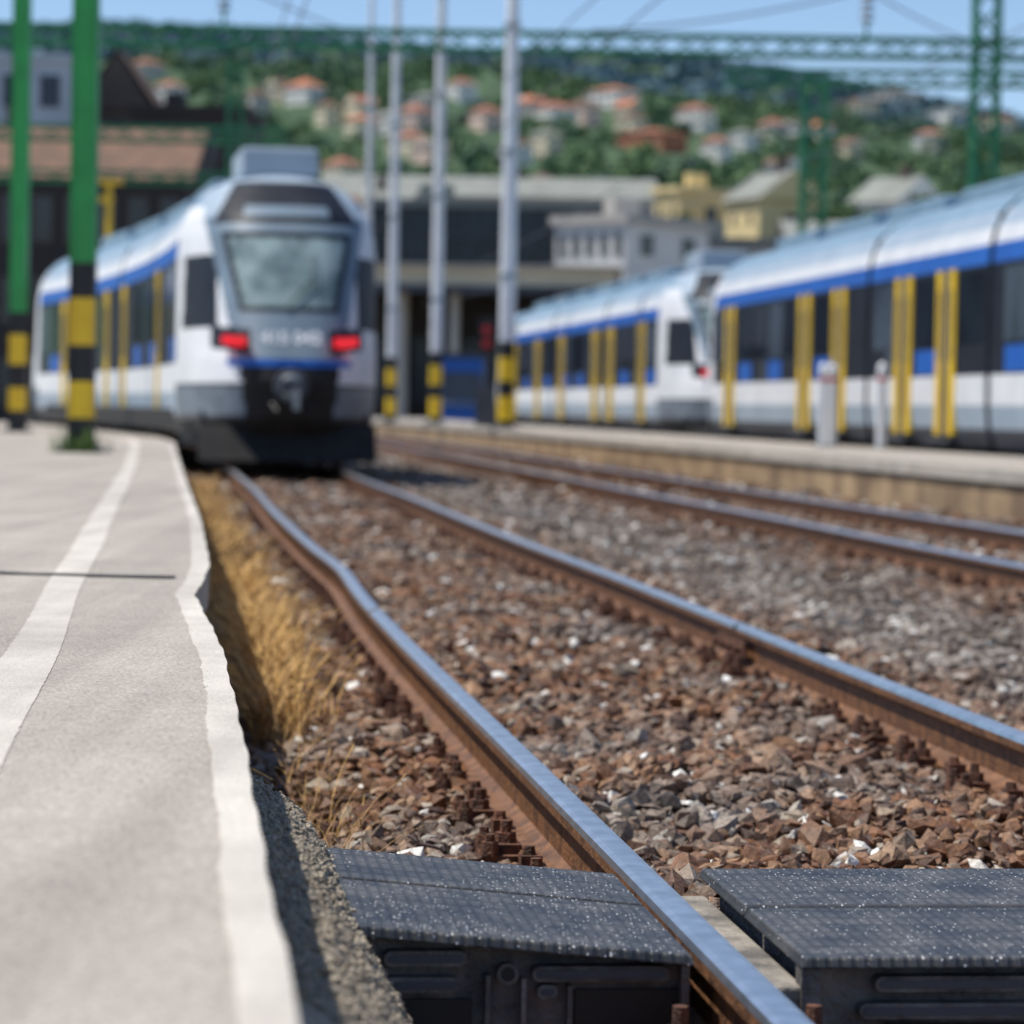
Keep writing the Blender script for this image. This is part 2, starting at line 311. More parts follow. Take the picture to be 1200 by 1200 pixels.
def track(a,b,cv,ph,y1,lmax):
    T=empty('railway_track')
    rail('rail_near',a,cv,-2,y1,0 if ph==0 else 2,T); rail('rail_far',b,cv,-2,y1,1 if ph==0 else 3,T)
    s=MB(TF); fa=MB(TF); l=4.15-3*.6+ph; R2=M['rust2']
    while l<lmax:
        s.box(a-.34,b+.34,l-.12,l+.12,-.33,-.196,M['sleeper'])
        for rc in(a,b):
            w=float(wob(l,(0 if rc==a else 1) if ph==0 else (2 if rc==a else 3)))
            rc=rc+w
            fa.box(rc-.17,rc+.17,l-.08,l+.08,-.194,-.173,R2)
            for sg in(-1,1):
                x=rc+sg*.105
                fa.box(min(x-.035*sg,x+.045*sg)-.001,max(x-.035*sg,x+.045*sg),l-.05,l+.05,-.173,-.150,R2)
                fa.cyl((x,l,-.15),(x,l,-.126),.028,.026,R2,6)
                fa.cyl((x,l,-.126),(x,l,-.098),.0145,.013,R2,6)
                for dl in(-.062,.062):
                    fa.cyl((x+sg*.045,l+dl,-.173),(x+sg*.045,l+dl,-.140),.024,.021,R2,6); fa.cyl((x+sg*.045,l+dl,-.140),(x+sg*.045,l+dl,-.122),.013,.012,R2,6)
                y0=l+.30; x=rc+sg*.055
                fa.box(min(x,x+sg*.05),max(x,x+sg*.05),y0-.03,y0+.03,-.19,-.135,R2); fa.cyl((x+sg*.03,y0,-.135),(x+sg*.03,y0,-.115),.018,.014,R2,6)
        l+=.6
    s.make('sleepers',T,bevel=.006); fa.make('fastenings',T)
    return T
T1=track(CL,CR,cv1,0,82,40)
j=MB(TF)
j.box(CR-.05,CR-.038,12.1,12.7,-.12,-.05,M['rust2']); 
for k in range(4): j.cyl((CR-.05,12.18+.15*k,-.085),(CR-.08,12.18+.15*k,-.085),.018,.018,M['rust2'],6)
j.box(CR-.0362,CR+.0362,12.395,12.41,-.03,.0012,M['black']); j.make('rail_joint',T1)
T2=track(C2L,C2R,cv2,.25,130,60)
T3=track(12.0,13.51,cv0,.1,125,6)
# ------------------------------------------------------------------ platforms
PZ=.35
eY=[-6,2.65,3.58,4.97,6.68,7.7,8.5,9.3,10.2,13.9,21.6,34,140]
eC=[.125,.128,.128,.137,.136,.112,.092,.13,.160,.175,.15,.13,.13]
def edge(Y):
    return np.interp(Y,eY,eC)+.0018*np.sin(Y*7.1)+.0012*np.sin(Y*19+1)
def platX(c,Y): return c-SL*Y-float(cv1(min(Y,90)))
P=empty('platform')
YP=np.concatenate([np.arange(-6,3,.5),np.arange(3,14,.05),np.arange(14,90,.5)])
p=MB()
for i in range(len(YP)-1):
    y0,y1=YP[i],YP[i+1]; e0,e1=edge(y0),edge(y1)
    x0,x1=platX(e0,y0),platX(e1,y1)
    p.add([(-60,y0,PZ),(x0,y0,PZ),(x1,y1,PZ),(-60,y1,PZ)],[(0,1,2,3)],M['plat'])
    p.add([(x0,y0,PZ),(x0-.004,y0,PZ-.13),(x1-.004,y1,PZ-.13),(x1,y1,PZ)],[(0,1,2,3)],M['coping'])
    p.add([(x0-.004,y0,PZ-.13),(x0-.06,y0,PZ-.135),(x1-.06,y1,PZ-.135),(x1-.004,y1,PZ-.13)],[(0,1,2,3)],M['coping'])
    p.add([(x0-.06,y0,PZ-.135),(x0-.06,y0,-.4),(x1-.06,y1,-.4),(x1-.06,y1,PZ-.135)],[(0,1,2,3)],M['concwall'])
p.make('slab',P)
q=MB()
YL=np.concatenate([np.arange(-5,3,.3),np.arange(3,16,.025),np.arange(16,85,.4)])
def stripe(f0,f1):
    for i in range(len(YL)-1):
        y0,y1=YL[i],YL[i+1]; za=PZ+(.0015 if y0<16 else .004); zb=PZ+(.0015 if y1<16 else .004)
        q.add([(platX(f0(y0),y0),y0,za),(platX(f1(y0),y0),y0,za),(platX(f1(y1),y1),y1,zb),(platX(f0(y1),y1),y1,zb)],[(0,1,2,3)],M['line'])
def ns(y,k,a): return a*mnoise.noise(Vector((y*k,k*3.1,0)))
def fine(y): return .0030*mnoise.noise(Vector((y*22,1,0)))+.0024*mnoise.noise(Vector((y*60,4,0)))
stripe(lambda y: edge(y)-.058+ns(y,.8,.010)+fine(y), lambda y: edge(y)-.001)
far=lambda y:.2*min(1,max(0,(y-25)/30))
stripe(lambda y: -.345+ns(y,.35,.02)-far(y)+fine(y+9), lambda y: -.235+ns(y+40,.4,.02)-far(y)+fine(y+30))
q.make('painted_lines',P)
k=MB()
def strip_y(y,x): return y+.03*mnoise.noise(Vector((x*2,0,y)))
for (ystrip,w) in((9.25,.13),(19,.05)):  # nearer strip is a cast shadow painted dark, farther one a joint
    xs=np.arange(-9,platX(.075,ystrip+.2),.05)
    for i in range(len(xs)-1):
        a,b=strip_y(ystrip,xs[i])-.5*(xs[i]+1)*.3,strip_y(ystrip,xs[i+1])-.5*(xs[i+1]+1)*.3
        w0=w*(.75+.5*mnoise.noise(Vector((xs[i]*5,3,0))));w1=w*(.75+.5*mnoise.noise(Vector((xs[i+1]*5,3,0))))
        k.add([(xs[i],a,PZ+.005),(xs[i+1],b,PZ+.005),(xs[i+1],b+w1,PZ+.005),(xs[i],a+w0,PZ+.005)],[(0,1,2,3)],M['shadow_seal'])
k.make('shadow_strip_and_joint',P)
P2=empty('platform'); PZ2=.39
p=MB(); C0,C1=7.9,10.85
for y in np.arange(-6,125,1.5):
    y1=y+1.5
    o0=float(cv2(y));o1=float(cv2(y1))
    def X(c,yy,o): return c-SL*yy-o
    p.add([(X(C0+.35,y,o0),y,PZ2),(X(C1,y,0),y,PZ2),(X(C1,y1,0),y1,PZ2),(X(C0+.35,y1,o1),y1,PZ2)],[(0,1,2,3)],M['plat'])
    p.add([(X(C0,y,o0),y,PZ2+.01),(X(C0+.36,y,o0),y,PZ2+.01),(X(C0+.36,y1-.02,o1),y1-.02,PZ2+.01),(X(C0,y1-.02,o1),y1-.02,PZ2+.01)],[(0,1,2,3)],M['coping'])
    p.add([(X(C0,y,o0),y,PZ2+.01),(X(C0,y,o0),y,PZ2-.12),(X(C0,y1-.02,o1),y1-.02,PZ2-.12),(X(C0,y1-.02,o1),y1-.02,PZ2+.01)],[(0,1,2,3)],M['coping'])
    p.add([(X(C0+.04,y,o0),y,PZ2-.1),(X(C0+.04,y,o0),y,-.4),(X(C0+.04,y1,o1),y1,-.4),(X(C0+.04,y1,o1),y1,PZ2-.1)],[(0,1,2,3)],M['concwall'])
    p.add([(X(C1,y,0),y,PZ2),(X(C1,y,0),y,-.4),(X(C1,y1,0),y1,-.4),(X(C1,y1,0),y1,PZ2)],[(0,1,2,3)],M['concwall'])
p.make('slab',P2)
# ------------------------------------------------------------------ crossing panels
def panel(c0,c1,z0,z1,l0,l1,name,flange=None):
    E=empty('rubber_crossing_panel')
    def zt(c): 
        u=(c-c0)/(c1-c0); return z0+(z1-z0)*u
    a=MB(TF)
    L=[(l0,l0+.50),(l0+.512,l1)]
    T=.018
    for (la,lb) in L:
        za,zb=zt(c0),zt(c1)
        vs=[(c0,la,za-T),(c1,la,zb-T),(c1,lb,zb-T),(c0,lb,za-T),(c0+.008,la+.006,za),(c1-.006,la+.006,zb),(c1-.006,lb-.006,zb),(c0+.008,lb-.006,za)]
        a.add(vs,[(0,3,2,1),(4,5,6,7),(0,1,5,4),(1,2,6,5),(2,3,7,6),(3,0,4,7)],M['rubber'])
    a.make('top_pad',E,bevel=.004)
    b=MB(TF); w=c1-c0
    def zz(u,d): return z0+(z1-z0)*u-T-d
    def wedge(u0,u1,la,lb,d0,zbot,m):
        a0,a1=c0+w*u0,c0+w*u1; t0,t1=zz(u0,d0),zz(u1,d0)
        vs=[(a0,la,zbot),(a1,la,zbot),(a1,lb,zbot),(a0,lb,zbot),(a0,la,t0),(a1,la,t1),(a1,lb,t1),(a0,lb,t0)]
        b.add(vs,[(0,3,2,1),(4,5,6,7),(0,1,5,4),(1,2,6,5),(2,3,7,6),(3,0,4,7)],m)
    wedge(.03,.985,l0+.055,l1-.03,.001,-.2,M['rubber2'])
    def bar(u0,u1,d,h):
        um=(u0+u1)/2; zc=zz(um,d)
        b.slot(c0+w*u0,c0+w*u1,l0+.022,l0+.054,zc,h,M['rubber2'])
        b.slot(c0+w*u0+.006,c0+w*u1-.006,l0+.0205,l0+.0219,zc,h-.006,M['dgrey'])
    bar(.10,.34,.030,.013); bar(.53,.93,.030,.013); bar(.08,.32,.075,.013); bar(.545,.605,.068,.012)
    for u in(.015,.975): wedge(u-.012,u+.012,l0+.012,l0+.06,.001,-.2,M['rubber2'])
    wedge(.395,.41,l0+.03,l0+.0545,.05,-.2,M['rubber2']); wedge(.50,.515,l0+.03,l0+.0545,.05,-.2,M['rubber2']); wedge(.635,.65,l0+.03,l0+.0545,.055,-.2,M['rubber2'])
    b.make('ribbed_side',E,bevel=.003)
    d=MB(TF)
    zc=zz(.46,.045)
    d.cyl((c0+w*.46,l0+.0545,zc),(c0+w*.46,l0+.03,zc),.018,.018,M['rubber2'],18); d.cyl((c0+w*.46,l0+.0299,zc),(c0+w*.46,l0+.0285,zc),.012,.012,M['black'],18)
    d.box(c0+w*.66,c0+w*.965,l0+.045,l0+.0545,-.2,zz(.8,.056),M['black'])  # solid black pieces painting the shade inside the panel openings
    d.box(c0+w*.12,c0+w*.36,l0+.045,l0+.0545,-.2,zz(.25,.1),M['black'])
    d.make('recess_shade',E)
    return E
panel(.315,.893,.048,-.004,4.86,5.74,'o')
pi=panel(1.055,2.37,.006,.006,4.78,5.74,'i')
fl=MB(TF); fl.box(.988,1.068,4.80,5.72,-.12,-.045,M['lip']); fl.box(2.34,2.405,4.80,5.72,-.12,-.05,M['lip']); fl.make('flange_lip',pi,bevel=.006)
panel(2.50,3.1,-.004,.03,4.86,5.74,'o2')
bo=MB(TF)
for cc in(.84,1.06):
    bo.cyl((cc,4.70,-.14),(cc,4.70,-.10),.028,.026,M['rust2'],6); bo.cyl((cc,4.70,-.10),(cc,4.70,-.055),.015,.013,M['rust2'],10)
    bo.box(cc-.05,cc+.05,4.64,4.76,-.19,-.14,M['rust2'])
bo.make('track_bolts',T1)
cb=MB(); pts=[(.139+.006*math.sin(y*3)-SL*y,y,.22+.02*math.sin(y*1.1)) for y in np.arange(4.6,7.6,.12)]
cm=mat('cable_orange',(.6,.12,.03),None,3,.5)
for a,b_ in zip(pts[:-1],pts[1:]): cb.cyl(a,b_,.004,.004,cm,6)
cb.make('cable')
# ------------------------------------------------------------------ grass
def grass(name,n,cfun,yr,hr,mats,zf=None,w=.004,lean=(.1,.75)):
    b=MB()
    for i in range(n):
        y=random.uniform(*yr); c=cfun(y); x=c-SL*y
        z=float(gz(c,y)) if zf is None else zf
        h=random.uniform(*hr); a=random.uniform(0,6.28); ln=random.uniform(*lean)*h
        dx,dy=math.cos(a)*ln,math.sin(a)*ln; px,py=-math.sin(a),math.cos(a)
        m=random.choice(mats); ww=w*random.uniform(.7,1.4)
        pts=[]
        for t in(0,.35,.7,1):
            cx=x+dx*t*t;cy=y+dy*t*t;cz=z+h*(t-.18*t*t); s=ww*(1-t*.85)
            pts+=[(cx-px*s,cy-py*s,cz),(cx+px*s,cy+py*s,cz)]
        b.add(pts,[(0,1,3,2),(2,3,5,4),(4,5,7,6)],m)
        if random.random()<.3:
            b.cyl((x+dx*.8,y+dy*.8,z+h*.72),(x+dx*1.05,y+dy*1.05,z+h*.84),w*1.1,.002,m,4)
    return b.make(name)
straw=mat('dry_straw',(.80,.50,.18),(.60,.36,.12),20,.8); straw2=mat('dry_straw_dark',(.46,.27,.11),(.30,.18,.08),20,.8)
gg=mat('weed_green',(.10,.18,.03),(.06,.12,.02),20,.7)
grass('dry_grass',4600,lambda y:.31+abs(random.gauss(0,.10)),(10.0,17.5),(.06,.32),[straw,straw,straw2],w=.004,lean=(.2,1.1))
grass('dry_grass',2200,lambda y:.28+abs(random.gauss(0,.16)),(17.5,38),(.08,.28),[straw,straw2],w=.008,lean=(.2,1))
grass('dry_grass',200,lambda y:.36+abs(random.gauss(0,.09)),(6.6,10.5),(.06,.28),[straw,straw2],w=.0016,lean=(.4,1.3))
# ------------------------------------------------------------------ posts
def banded_mast(name,x,y,z0,bands,w,h,topmat,kind='I'):
    E=empty(name)
    b=MB()
    segs=[(z0+a,z0+bb,m) for a,bb,m in bands]+[(z0+bands[-1][1],z0+h,topmat)]
    for i,(a,bb,m) in enumerate(segs):
        if kind=='I':
            hw=w/2
            b.box(x-hw,x-hw+.022,y-hw*.9,y+hw*.9,a,bb,m); b.box(x+hw-.022,x+hw,y-hw*.9,y+hw*.9,a,bb,m)
            b.box(x-hw+.022,x+hw-.022,y-.02,y+.02,a,bb,m)
            b.box(x-hw+.022,x+hw-.022,y-hw*.9+.02,y-hw*.9+.03,a,bb,m)
        else:
            tp=lambda zz: w/2*(1-.025*(zz-z0))
            b.cyl((x,y,a),(x,y,bb),tp(a),tp(bb),m,20)
    b.make('column',E,smooth=False)
    f=MB(); f.box(x-w*.9,x+w*.9,y-w*.9,y+w*.9,z0-.02,z0+.03,M['dgrey'])
    for sx in(-1,1):
        for sy in(-1,1): f.cyl((x+sx*w*.7,y+sy*w*.7,z0+.03),(x+sx*w*.7,y+sy*w*.7,z0+.08),.02,.02,M['steel'],6)
    f.make('base_plate',E,bevel=.004)
    return E
K,Yl=M['black'],M['yellow']
b1=[(0,.36,K),(.36,.75,Yl),(.75,1.13,K),(1.13,1.63,Yl),(1.63,2.0,K)]
m1=banded_mast('catenary_mast',-4.57,31.6,PZ,b1,.26,9.5,M['green'])
m2=banded_mast('catenary_mast',-8.3,50,PZ,b1,.28,10.5,M['green'])
def arm(E,x,y,z,L,s=1):
    b=MB(); b.beam((x,y,z),(x+s*L,y,z+.1),.05,M['green']); b.beam((x,y,z-1.4),(x+s*L*.9,y,z),.04,M['green']); b.cyl((x+s*L,y,z-.7),(x+s*L,y,z+.1),.05,.05,M['dgrey'],8); b.make('cantilever',E)
arm(m1,-4.57,31.6,7.6,2.6); arm(m2,-8.3,50,9.2,2.4)
grass('weeds',130,lambda y:-4.57+SL*y+random.gauss(0,.12),(31.2,31.7),(.1,.34),[gg],zf=PZ,w=.010)
b2=[(0,.2,K),(.2,.78,Yl),(.78,1.15,K),(1.15,1.72,Yl),(1.72,2.1,K)]
for (x,y,w) in((-.19,72,.42),(-2.31,88,.38),(-4.03,98,.36),(-6.05,122,.34)):
    E=banded_mast('light_mast',x,y,PZ2,b2,w,22,M['polewhite'],'C')
    r=MB()
    for zz in(4,7,10,13,16,19): r.cyl((x,y,zz),(x,y,zz+.12),w/2*1.04,w/2*1.04,M['steel'],20)
    r.box(x-1.3,x+1.3,y-.1,y+.1,22.3,22.45,M['steel'])
    for k in(-1,-.35,.35,1): r.box(x+k-.2,x+k+.2,y-.45,y-.05,22.05,22.32,M['dgrey'])
    r.make('floodlight_head',E)
for (x,y) in((4.70,45.4),(4.86,45.6),(5.44,44.2)):
    E=empty('bollard_post'); b=MB()
    b.cyl((x,y,PZ2),(x,y,PZ2+1.22),.07,.07,M['polewhite'],14); b.cyl((x,y,PZ2+1.22),(x,y,PZ2+1.27),.07,.03,M['polewhite'],14)
    b.cyl((x,y,PZ2+1.0),(x,y,PZ2+1.06),.073,.073,M['red'],14); b.cyl((x,y,PZ2),(x,y,PZ2+.04),.11,.1,M['steel'],14)
    b.make('post',E,smooth=False)
# ------------------------------------------------------------------ trains
PR=[(.45,1.34),(.72,1.41),(1.05,1.44),(1.47,1.44),(3.0,1.43),(3.27,1.41),(3.5,1.36),(3.75,1.23),(3.95,1.02),(4.08,.78),(4.16,.5),(4.2,.2),(4.205,0)]
zo=np.array([p[0] for p in PR]);wo=np.array([p[1] for p in PR])
def Wz(z): return float(np.interp(z,zo,wo))
FZ=[.3,.45,.7,1.2,1.5,1.8,2.15,3.3,3.55,4.0,4.205]; FS=[.75,.45,.12,0,.08,.25,.45,1.15,1.38,2.1,3.0]
def Fz(z): return float(np.interp(z,FZ,FS))
NL=3.4
def nose_reg(x,z,s):
    ax=abs(x)
    if z<.66: return 'under'
    if ax<.60+.14*(z-.8) and .66<z<1.41: return 'under'
    if z<.74: return 'dgrey'
    if z<1.13: return 'bumper'
    if z<1.17: return 'dgrey'
    if z<1.40: return 'white'
    if z<1.50 and ax<.84: return 'blue'
    if .52<ax<1.04 and 1.56+(.18*(ax-.52))<z<1.90+.12*(ax-.52): return 'tdark'
    gw=.68+(z-2.15)*.20
    if 2.13<z<3.27 and ax<gw:
        if ax>gw-.08 or z<2.22 or z>3.18: return 'tdark'
        return 'wshield'
    if 3.40<z<4.04 and ax<1.02-(z-3.40)*.55:
        return 'tdark' if not(3.50<z<3.66 and ax<.62-(z-3.5)*.3) else 'silver'
    if z<2.13 and ax<.70+(z-1.5)*.12: return 'silver'
    if z<3.5 and ax<gw+.17: return 'silver'
    if 1.95<z<2.95 and ax>.96 and s<2.6 and z<2.0+ (s-.45)*1.1 : return 'tdark'
    if z>3.36 and ax<1.10: return 'silver2'
    if z>3.70: return 'roof'
    return 'white'
MK=['under','silver','dgrey','white','blue','tdark','wshield','tglass','roof','silver2','bumper']
def train(cc,cv,Y0,L,cars,doors,name='passenger_train',pod=True,dw=(.35,.16)):
    E=empty(name)
    h=.5
    def xf(x,s,z):
        y=Y0+s*.988
        d=-SL-(float(cv(y+h))-float(cv(y-h)))/(2*h)
        n=math.sqrt(1+d*d); cx=cc-SL*y-float(cv(y))
        return (cx+x/n, y-x*d/n, z)
    zr=np.unique(np.concatenate([np.linspace(.3,3.6,130),np.linspace(3.6,4.1,26),np.array([4.12,4.14,4.16,4.175,4.19,4.2,4.205])]))
    th=np.linspace(-math.pi/2,math.pi/2,117)
    for flip in(0,1):
        V=[];P0=[]
        for z in zr:
            W=Wz(max(z,.45)); Fo=Fz(z)
            for a in th:
                t=math.sin(a); sx=abs(t)
                s=Fo+(NL-Fo)*(1-max(0,(1-sx**3.2))**.62)
                P0.append((W*t,s,z))
                V.append(xf(W*t,(L-s) if flip else s,z))
        P0=np.array(P0); n=len(th); idx=np.arange(len(V)).reshape(len(zr),n)
        F=np.stack([idx[:-1,:-1],idx[:-1,1:],idx[1:,1:],idx[1:,:-1]],-1).reshape(-1,4)
        if flip: F=F[:,::-1]
        cen=P0[F].mean(1)
        mi=[MK.index(nose_reg(*(c_[0],c_[2],c_[1]))) for c_ in cen]
        np_mesh('cab_nose',V,F,[M[k] for k in MK],mi,smooth=True,parent=E)
        S=(lambda s:L-s) if flip else (lambda s:s)
        d=MB(xf)
        def bx(x0,x1,s0,s1,z0,z1,m):
            a,b=S(s0),S(s1); d.box(x0,x1,min(a,b),max(a,b),z0,z1,m)
        for sg in(-1,1):
            x0,x1=sorted((sg*.60,sg*.80)); bx(x0,x1,.12,.40,1.67,1.80,M['redlamp'])
            x0,x1=sorted((sg*.81,sg*.92)); bx(x0,x1,.25,.5,1.70,1.81,M['redlamp'])
        d.cyl((0,S(.6),1.13),(0,S(-.12),1.13),.13,.13,M['dgrey'],16)
        d.cyl((0,S(-.12),1.13),(0,S(-.2),1.13),.24,.22,M['dgrey'],20)
        d.cyl((0,S(-.2),1.13),(0,S(-.24),1.13),.17,.15,M['steel'],20)
        bx(-.15,.15,-.30,-.24,1.05,1.22,M['dgrey']); bx(.02,.10,-.40,-.28,.82,1.1,M['steel'])
        d.cyl((-.3,S(.1),.98),(-.18,S(-.1),.8),.025,.025,M['black'],8); d.cyl((.3,S(.1),.98),(.2,S(-.1),.8),.025,.025,M['black'],8)
        a,b=S(.25),S(.55)
        d.add([(-1.2,a,.12),(1.2,a,.12),(1.2,b,.62),(-1.2,b,.62),(-1.2,S(.9),.12),(1.2,S(.9),.12)],[(0,1,2,3),(0,3,4),(1,5,2)],M['under'])
        d.beam((-.05,S(.43),2.2),(.32,S(.68),2.62),.018,M['black']); d.beam((.32,S(.56),2.45),(.36,S(.95),3.0),.014,M['black'])
        d.make('front_fittings',E)
    b=MB(xf); w_=MB(xf); gl=MB(xf)
    zm=['dgrey','silver2','white','tdark','blue','white','silver2','roof','roof','roof','roof','roof']
    bounds=[NL]+list(cars)+[L-NL]
    for i in range(len(bounds)-1):
        s0,s1=bounds[i],bounds[i+1]
        if i>0: s0+=.12
        if i<len(bounds)-2: s1-=.12
        ss=np.linspace(s0,s1,max(2,int((s1-s0)/1.2)))
        for a,bb in zip(ss[:-1],ss[1:]):
            for k in range(len(PR)-1):
                z0,w0=PR[k];z1,w1=PR[k+1]
                for sg in(-1,1):
                    vs=[(sg*w0,a,z0),(sg*w0,bb,z0),(sg*w1,bb,z1),(sg*w1,a,z1)]
                    b.add(vs,[(0,1,2,3) if sg>0 else (3,2,1,0)],M[zm[k]])
        for s in(s0,s1):
            b.add([(w,s,z) for z,w in PR]+[(-w,s,z) for z,w in PR[::-1]],[tuple(range(2*len(PR)))],M['dgrey'])
        if i<len(bounds)-2:
            b.box(-1.3,1.3,s1-.01,s1+.25,.7,3.7,M['under'])
    b.make('car_body',E)
    def wall(x_off,s0,s1,z0,z1,m,obj):
        for sg in(-1,1):
            x0,x1=1.40,1.44+x_off
            obj.box(min(sg*x0,sg*x1),max(sg*x0,sg*x1),s0,s1,z0,z1,m)
    dS=[(dy-Y0)/.988 for dy in doors]
    s=NL+.25; kk=0
    while s<L-NL-1.0:
        w=1.3
        if not any(abs(s+w/2-d)<1.15 for d in dS) and not any(abs(s+w/2-c_)<.85 for c_ in cars):
            wall(.006,s,s+w,1.92,2.92,M['tglass'] if kk%3 else M['tglass2'],gl)
            if kk%2==0: wall(.006,s+.05,s+w-.05,1.50,1.86,M['blue'],gl)
            elif kk%4==1: wall(.0065,s+.02,s+w*.4,1.5,1.9,M['tglass2'],gl)
            kk+=1
            s+=w+.12
        else: s+=.25
    for d in dS:
        for o in(-dw[0],dw[0]):
            wall(.022,d+o-dw[1],d+o+dw[1],.62,3.0,M['yellow'],w_)
        wall(.026,d+dw[0]-.04,d+dw[0]+.04,1.7,2.7,M['tglass2'],w_); wall(.026,d-dw[0]-.04,d-dw[0]+.04,1.7,2.7,M['tglass2'],w_)
        wall(.02,d-dw[0]+dw[1]+.01,d+dw[0]-dw[1]-.01,.62,3.0,M['dgrey'],w_)
        wall(.12,d-.65,d+.65,.5,.56,M['dgrey'],w_)
    gl.make('side_windows',E); w_.make('doors',E)
    r=MB(xf); s=NL+2.2
    if pod: r.box(-.55,.55,NL-.5,NL+1.6,4.15,4.58,M['silver2'])
    while s<L-NL-4:
        r.box(-.8,.8,s,s+3.6,4.0,4.30,M['roof']); s+=4.6
    r.make('roof_units',E,bevel=.05)
    u=MB(xf)
    bg=[NL-.8]+[c_ for c_ in cars]+[L-NL+.8]
    for s in bg:
        for ds in(-1.25,1.25):
            for sg in(-1,1):
                u.cyl((sg*.68,s+ds,.43),(sg*.80,s+ds,.43),.43,.43,M['rust'],20); u.cyl((sg*.80,s+ds,.43),(sg*1.02,s+ds,.43),.13,.12,M['under'],10)
            u.cyl((-.7,s+ds,.43),(.7,s+ds,.43),.08,.08,M['under'],8)
        for sg in(-1,1): u.box(min(sg*.85,sg*1.0),max(sg*.85,sg*1.0),s-1.6,s+1.6,.4,.62,M['under'])
    u.box(-1.15,1.15,1.2,L-1.2,.5,.8,M['under'])
    for k in range(int(L/6)): u.box(-1.25,1.25,4.6+k*6,6.6+k*6,.25,.6,M['under'])
    u.make('bogies',E)
    return E,xf
tr1,xf1=train(1.70,cv1,40.2,30.5,[15.5],[48.2,54.6,57.4,63.6],dw=(.16,.11))
tA,xfA=train(12.75,cv0,22.5,43.2,[9.0,19.0,26.2],[27,33,43.5,46.0,50.4,53.1,60.1])
tB,xfB=train(12.75,cv0,65.6,40,[12,22.5,32],[71.3,76.2,78.9,85.6,91,97],pod=True)
tc=bpy.data.curves.new('cab_number','FONT'); tc.body='415 042'; tc.size=.25; tc.align_x='CENTER'; tc.extrude=.004; tc.offset=.006
to=bpy.data.objects.new('cab_number',tc); COL.objects.link(to)
to.location=Vector(xf1(0,.04,1.72)); to.rotation_euler=(math.radians(62),0,math.atan(SL)); tc.materials.append(M['white']); to.parent=tr1
# ------------------------------------------------------------------ gantries
def truss(b,p0,p1,w,h,m,bay=1.0,t=.06):
    p0=Vector(p0);p1=Vector(p1);d=p1-p0;L=d.length;d.normalize()
    up=Vector((0,0,1)) if abs(d.z)<.5 else Vector((0,1,0)); sd=d.cross(up).normalized(); 
    if abs(d.z)>.5: up=sd.cross(d).normalized()
    cs=[sd*(a*w/2)+up*(c_*h/2) for a,c_ in((-1,-1),(1,-1),(1,1),(-1,1))]
    for c_ in cs: b.beam(p0+c_,p1+c_,t,m)
    n=max(1,int(L/bay))
    for i in range(n):
        a=p0+d*(L*i/n);e=p0+d*(L*(i+1)/n)
        for k in range(4):
            c0,c1=cs[k],cs[(k+1)%4]
            if i%2: c0,c1=c1,c0
            b.beam(a+c0,e+c1,t*.7,m)
def hz(D,x,y): return .9+D*(478+.0175*(x-600)-y)/3500
G=empty('signal_gantry'); b=MB()
truss(b,(-19,85,11.25),(17,85,11.25),.6,.5,M['green2'],.7,.09); b.make('beam',G)
b=MB(); truss(b,(13.2,85,-.2),(13.2,85,16),.65,.65,M['green2'],.7,.12); truss(b,(-19,85,-.2),(-19,85,14),.6,.6,M['green2'],1.2,.07)
b.make('towers',G)
b=MB()
for x,zz in((9.8,12.3),(-8.4,12.3)):
    b.cyl((x,85,11.5),(x,85,12.1),.05,.05,M['green2'],8)
    for k in range(4): b.cyl((x,85,zz-.3+.22*k),(x,85,zz-.2+.22*k),.20,.13,M['dgrey'],12)
b.make('insulators',G)
G2=empty('signal_gantry'); b=MB()
truss(b,(9,132,15.6),(30,132,15.8),.8,.6,M['green2'],1.1,.11)
truss(b,(13.0,132,-.2),(13.0,132,15.6),.95,.95,M['green2'],.9,.2); truss(b,(28,132,-.2),(28,132,17),.8,.8,M['green2'],1.3,.12)
b.make('frame',G2)
G3=empty('signal_gantry'); b=MB()
truss(b,(-24,110,10.7),(-8.5,110,10.7),.7,.5,M['green2'],.9,.09); truss(b,(-24,110,9.1),(-10,110,9.1),.5,.4,M['green2'],.9,.09)
truss(b,(-10.4,110,-.2),(-10.4,110,13.5),.5,.5,M['green2'],1.0,.08); truss(b,(-24,110,-.2),(-24,110,12),.5,.5,M['green2'],1.0,.06)
b.make('frame',G3)
W=empty('overhead_wires'); b=MB()
def wire(p0,p1,sag,r=.02):
    p0=Vector(p0);p1=Vector(p1);prev=None
    for i in range(17):
        t=i/16;p=p0.lerp(p1,t);p.z-=sag*4*t*(1-t)
        if prev: b.cyl(prev,p,r,r,M['dgrey'],5,False)
        prev=p
for (c_,zz) in((1.7,6.0),(1.7,7.2),(6.0,6.0),(6.0,7.2),(12.75,6.0),(12.75,7.2)):
    wire((c_-SL*-10,-10,zz),(c_-SL*85,85,zz),.5 if zz>7 else .05,.012); wire((c_-SL*85,85,zz),(c_-SL*150,150,zz),.4,.02)
wire((9.8,85,12.9),(24,132,16.8),.6,.03); wire((9.8,85,12.9),(30,60,17),.6,.03); wire((9.8,85,12.9),(2,85,11.6),.2,.03); wire((-8.4,85,12.9),(-1,132,16),.5,.03)
b.make('wires',W)
E=empty('yellow_lamp_post'); b=MB(); x,y=-10.9,80
b.cyl((x,y,PZ),(x,y,6.8),.10,.08,M['yellow'],12); b.box(x-.36,x+.36,y-.12,y+.12,6.68,6.8,M['yellow']); b.box(x-.26,x+.1,y-.1,y+.1,6.2,6.35,M['yellow']); b.make('post',E)
E=empty('railway_signal'); b=MB(); x,y=-.75,80
